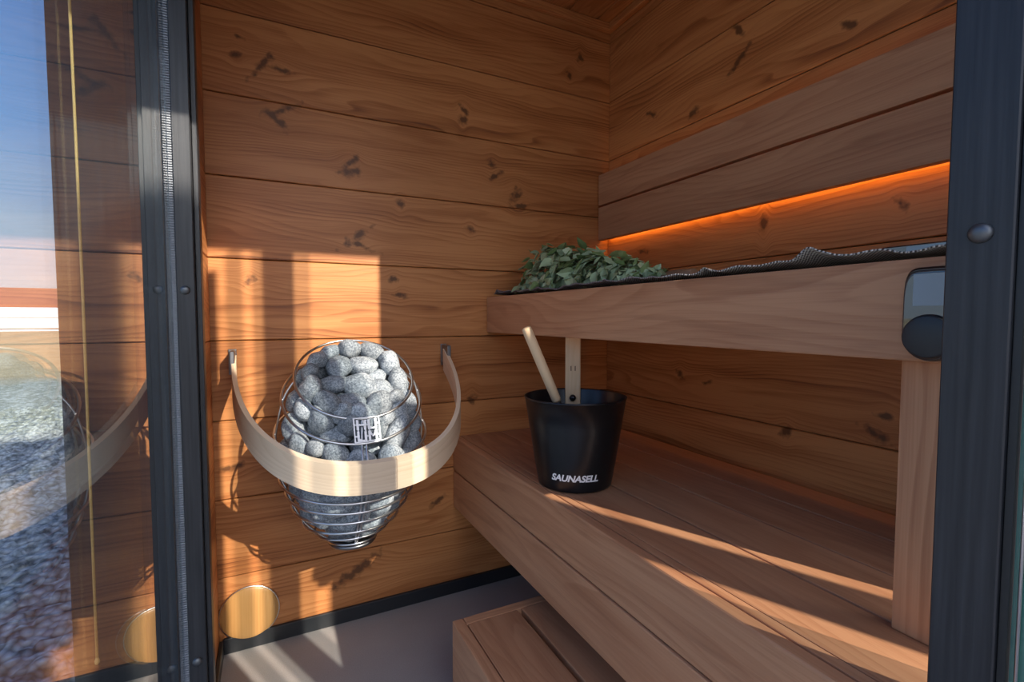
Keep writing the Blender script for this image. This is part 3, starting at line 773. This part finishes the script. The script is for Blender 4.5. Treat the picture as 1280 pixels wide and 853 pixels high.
# ------------------------------------------------------------------ outdoors
GZ = -1.10 + H
def ground_mat():
    s = NT('gravel_and_winter_grass'); tc = s.n('ShaderNodeTexCoord').outputs[3]
    y = s.n('ShaderNodeSeparateXYZ', {0: tc}).outputs[1]
    nz = s.n('ShaderNodeTexNoise', {'Vector': tc, 'Scale': .55, 'Detail': 4.0}).outputs[0]
    n2 = s.n('ShaderNodeTexNoise', {'Vector': tc, 'Scale': 14.0, 'Detail': 6.0, 'Roughness': .75}).outputs[0]
    vo = s.n('ShaderNodeTexVoronoi', {'Vector': tc, 'Scale': 30.0})
    gcol = s.mix(s.math('MULTIPLY', vo.outputs[0], 1.3, clamp=True), (.75, .71, .68), (.07, .066, .066))
    gcol = s.mix(.04, gcol, vo.outputs[1], 'SOFT_LIGHT')
    frost = s.ramp(n2, [(.34, (.16, .16, .10)), (.5, (.38, .37, .28)), (.62, (.66, .66, .60))])
    straw = s.ramp(s.n('ShaderNodeTexNoise', {'Vector': tc, 'Scale': 3.0, 'Detail': 7.0, 'Roughness': .7}).outputs[0], [(.3, (.36, .26, .12)), (.7, (.62, .48, .27))])
    yy = s.math('ADD', y, s.math('MULTIPLY', s.math('SUBTRACT', nz, .5), 5.0))
    f1 = s.n('ShaderNodeMapRange', {0: yy, 1: 5.2, 2: 6.6}).outputs[0]
    f2 = s.n('ShaderNodeMapRange', {0: yy, 1: 10.5, 2: 13.0}).outputs[0]
    c = s.mix(f2, s.mix(f1, gcol, frost), straw)
    hb = s.math('ADD', s.math('MULTIPLY', vo.outputs[0], -1.0), s.math('MULTIPLY', n2, .8))
    return s.princ(c, .95, normal=s.bump(hb, .8, .02))
M_ground = ground_mat()
m = MB()
NX, NY = 240, 330
gx0, gx1, gy0, gy1 = -3.9, .3, .3, 8.0
for i in range(NX + 1):
    for j in range(NY + 1):
        x = gx0 + (gx1 - gx0) * i / NX; y = gy0 + (gy1 - gy0) * (j / NY) ** 1.3
        e = min(1, (x - gx0) * 3, (gx1 - x) * 3 + .0, (gy1 - y) * 2, (y - gy0) * 4)
        dz = (.020 * noise.cell(Vector((x * 26, y * 26, 0))) + .014 * noise.noise(Vector((x * 22, y * 22, 3))) + .03 * noise.noise(Vector((x * 1.2, y * 1.2, 5)))) * max(e, 0)
        m.v.append((x, y, GZ + .012 + dz))
for i in range(NX):
    for j in range(NY):
        a = i * (NY + 1) + j; m.face([a, a + NY + 1, a + NY + 2, a + 1], [(0, 0)] * 4, .5, 0, True)
gr_ = m.build('ground', M_ground); struct(gr_)
m = MB(); m.v += [(-400, -150, GZ - .02), (400, -150, GZ - .02), (400, 500, GZ - .02), (-400, 500, GZ - .02)]; m.face([0, 1, 2, 3], [(0, 0)] * 4, .5)
struct(m.build('field', M_ground))

M_roof = flat('red_brown_roof', (.26, .085, .055), .8, nscale=.8, namt=.25)
M_wallw = flat('white_render', (.62, .62, .62), .8, nscale=1, namt=.06)
M_wrap = flat('white_wrap', (.68, .69, .71), .5, nscale=2, namt=.06)
M_pane = flat('dark_pane', (.04, .06, .08), .1)
M_snow = flat('old_snow', (.86, .87, .89), .8, nscale=2, namt=.08)
M_soffit = flat('purple_grey_soffit', (.22, .17, .17), .8)  # one even dark purple-grey under the roof edge
FB = empty('farm_building', (-22, 62, GZ), 'long low farm building with a red-brown roof beyond the field', 'building')
m = MB(); m.box((-44, 60.5, GZ), (14, 68, GZ + 2.35), 0); m.build('wall', M_wallw, FB)
m = MB()
o_ = 0
zz = GZ + 2.25
V_ = [(-45, 59.6, zz), (15, 59.6, zz), (15, 64.5, zz + 1.75), (-45, 64.5, zz + 1.75), (-45, 69.4, zz), (15, 69.4, zz)]
V2 = [(a, b, c - .25) for a, b, c in V_]
m.v += V_ + V2
for f in ((0, 1, 2, 3), (3, 2, 5, 4), (7, 6, 9, 8), (8, 9, 10, 11), (0, 6, 7, 1), (4, 5, 11, 10), (0, 3, 9, 6), (3, 4, 10, 9), (1, 7, 8, 2), (2, 8, 11, 5)): m.face(list(f), [(0, 0)] * 4, .5)
m.build('roof', M_roof, FB)
m = MB(); m.box((-45, 59.62, zz - .72), (15, 60.4, zz - .26), 0); m.build('soffit', M_soffit, FB)
for x in (-30.5, -28.2, -24.6):
    m = MB(); m.box((x, 60.42, GZ + .8), (x + 1.3, 60.49, GZ + 1.7), 0); f_ = m.build('window', M_wallw, FB)
    for q in range(2):
        m = MB(); m.box((x + .1 + q * .6, 60.38, GZ + .9), (x + .6 + q * .6, 60.41, GZ + 1.6), 0); m.build('pane', M_pane, f_)
for k_, (x0, x1, z0, z1, lab) in enumerate(((-21.3, -14.5, .10, 1.0, 'white wrapped stack before the farm building, lower of two'), (-21.0, -14.7, 1.03, 1.95, 'white wrapped stack before the farm building, upper of two'))):
    m = MB(); m.box((x0, 56.5, GZ + z0), (x1, 58.5, GZ + z1), 0, bev=.12, seg=3); tag(m.build('wrapped_stack', M_wrap), lab, 'stack', 'white wrapped stacks by the farm building')
m = MB()
for (cx_, cy_, w_, d_) in ((-17.5, 53, 4.2, .7), (-22.5, 54.5, 2.6, .8)):
    m.lathe([(1, 0), (.8, .05), (.3, .1), (.01, .12)], (0, 0, 0), 24, close_ends=False)
    o1 = len(m.v) - 4 * 24
    for i in range(o1, len(m.v)): v = m.v[i]; m.v[i] = (cx_ + v[0] * w_, cy_ + v[1] * d_, GZ - .02 + v[2] * 1.2)
sn = m.build('snow_patch', M_snow); tag(sn, 'strip of old snow lying at the far edge of the field', 'snow', kind='stuff')

# unseen blocks added behind the camera only to cast shade into the sauna
SC = empty('shade_block', (1.7, -3.6, GZ), 'tall black block added unseen behind the camera to shade the left post', 'shadow blocker')
m = MB()
for i in range(6):
    x0 = 1.56 + i * .045
    m.box((x0, -4.2, GZ), (x0 + .044, -3.0, 2.68 + H), 2, bev=.002)
m.build('wall', M_black, SC)
m = MB(); m.box((1.555, -4.22, 2.681 + H), (1.835, -2.99, 2.72 + H), 1); m.build('roof', M_base, SC)  # plain slab capping the added block
m = MB(); m.box((1.118, -.705, GZ), (1.245, -.690, .94 + H), 2, bev=.003); tag(m.build('shade_strip', M_black), 'flat black strip added unseen behind the camera to shade the lower bench', 'post')

# ------------------------------------------------------------------ light, sky, camera
sd_ = Vector((-.43, 1, -.59)).normalized()
L = bpy.data.lights.new('sun', 'SUN'); L.energy = 8.5; L.angle = R(.55); L.color = (1.0, .90, .76)
lo = bpy.data.objects.new('sun', L); C.objects.link(lo); lo.rotation_euler = sd_.to_track_quat('-Z', 'Y').to_euler(); lo.location = (3, -6, 5)
W = bpy.data.worlds.new('sky'); sc.world = W; W.use_nodes = True; nt = W.node_tree; nt.nodes.clear()
lk = nt.links.new
def wn(t, ins=None, **kw):
    nd = nt.nodes.new(t)
    for k_, v in kw.items(): setattr(nd, k_, v)
    for k_, v in (ins or {}).items():
        if isinstance(v, bpy.types.NodeSocket): lk(v, nd.inputs[k_])
        else: nd.inputs[k_].default_value = v
    return nd
tc = wn('ShaderNodeTexCoord').outputs[0]
nrm_ = wn('ShaderNodeVectorMath', {0: tc}, operation='NORMALIZE').outputs[0]
z_ = wn('ShaderNodeSeparateXYZ', {0: nrm_}).outputs[2]
rp_ = wn('ShaderNodeValToRGB', {0: z_}); cr = rp_.color_ramp
for i, (p_, c_) in enumerate(((0.0, (.80, .86, .96)), (.10, (.66, .80, 1.0)), (.28, (.30, .56, 1.02)), (.55, (.13, .32, .82)), (1.0, (.09, .22, .62)))):
    e = cr.elements[i] if i < 2 else cr.elements.new(p_)
    e.position = p_; e.color = (*c_, 1)
dt = wn('ShaderNodeVectorMath', {0: nrm_, 1: tuple(-sd_)}, operation='DOT_PRODUCT').outputs['Value']
lobe = wn('ShaderNodeMath', {0: wn('ShaderNodeMath', {0: dt, 1: 0.0}, operation='MAXIMUM').outputs[0], 1: 5.0}, operation='POWER').outputs[0]
glow = wn('ShaderNodeMix', {0: 1.0, 6: rp_.outputs[0]}, data_type='RGBA', blend_type='ADD')
lv_ = wn('ShaderNodeVectorMath', {0: (3.2, 3.0, 2.8), 3: lobe}, operation='SCALE'); lk(lv_.outputs[0], glow.inputs[7])
cl = wn('ShaderNodeTexNoise', {'Vector': wn('ShaderNodeMapping', {0: nrm_, 3: (1.5, 1.5, 11)}).outputs[0], 'Scale': 1.7, 'Detail': 5.0}).outputs[0]
clf = wn('ShaderNodeMath', {0: wn('ShaderNodeMapRange', {0: cl, 1: .35, 2: .62}).outputs[0], 1: wn('ShaderNodeMapRange', {0: z_, 1: .02, 2: .26, 3: .8, 4: 0.0}).outputs[0]}, operation='MULTIPLY').outputs[0]
mx = wn('ShaderNodeMix', {0: clf, 6: glow.outputs[2], 7: (.95, .98, 1.04, 1)}, data_type='RGBA')
bg = wn('ShaderNodeBackground', {0: mx.outputs[2], 1: 1.0}); wo = wn('ShaderNodeOutputWorld', {0: bg.outputs[0]})

cam = bpy.data.cameras.new('camera'); co = bpy.data.objects.new('camera', cam); C.objects.link(co); sc.camera = co
cam.sensor_width = 36; cam.lens = 605.8 / 1280 * 36; cam.clip_start = .02; cam.clip_end = 2000
co.location = (0, 0, H); co.rotation_euler = (R(90 - 2.81), 0, R(-26.67))
vs = sc.view_settings; vs.view_transform = 'Standard'; vs.look = 'None'; vs.exposure = 0.0; vs.gamma = 1; vs.use_curve_mapping = False
sc.cycles.use_denoising = True; sc.cycles.max_bounces = 14; sc.cycles.diffuse_bounces = 6; sc.cycles.transparent_max_bounces = 16; sc.cycles.sample_clamp_indirect = 8
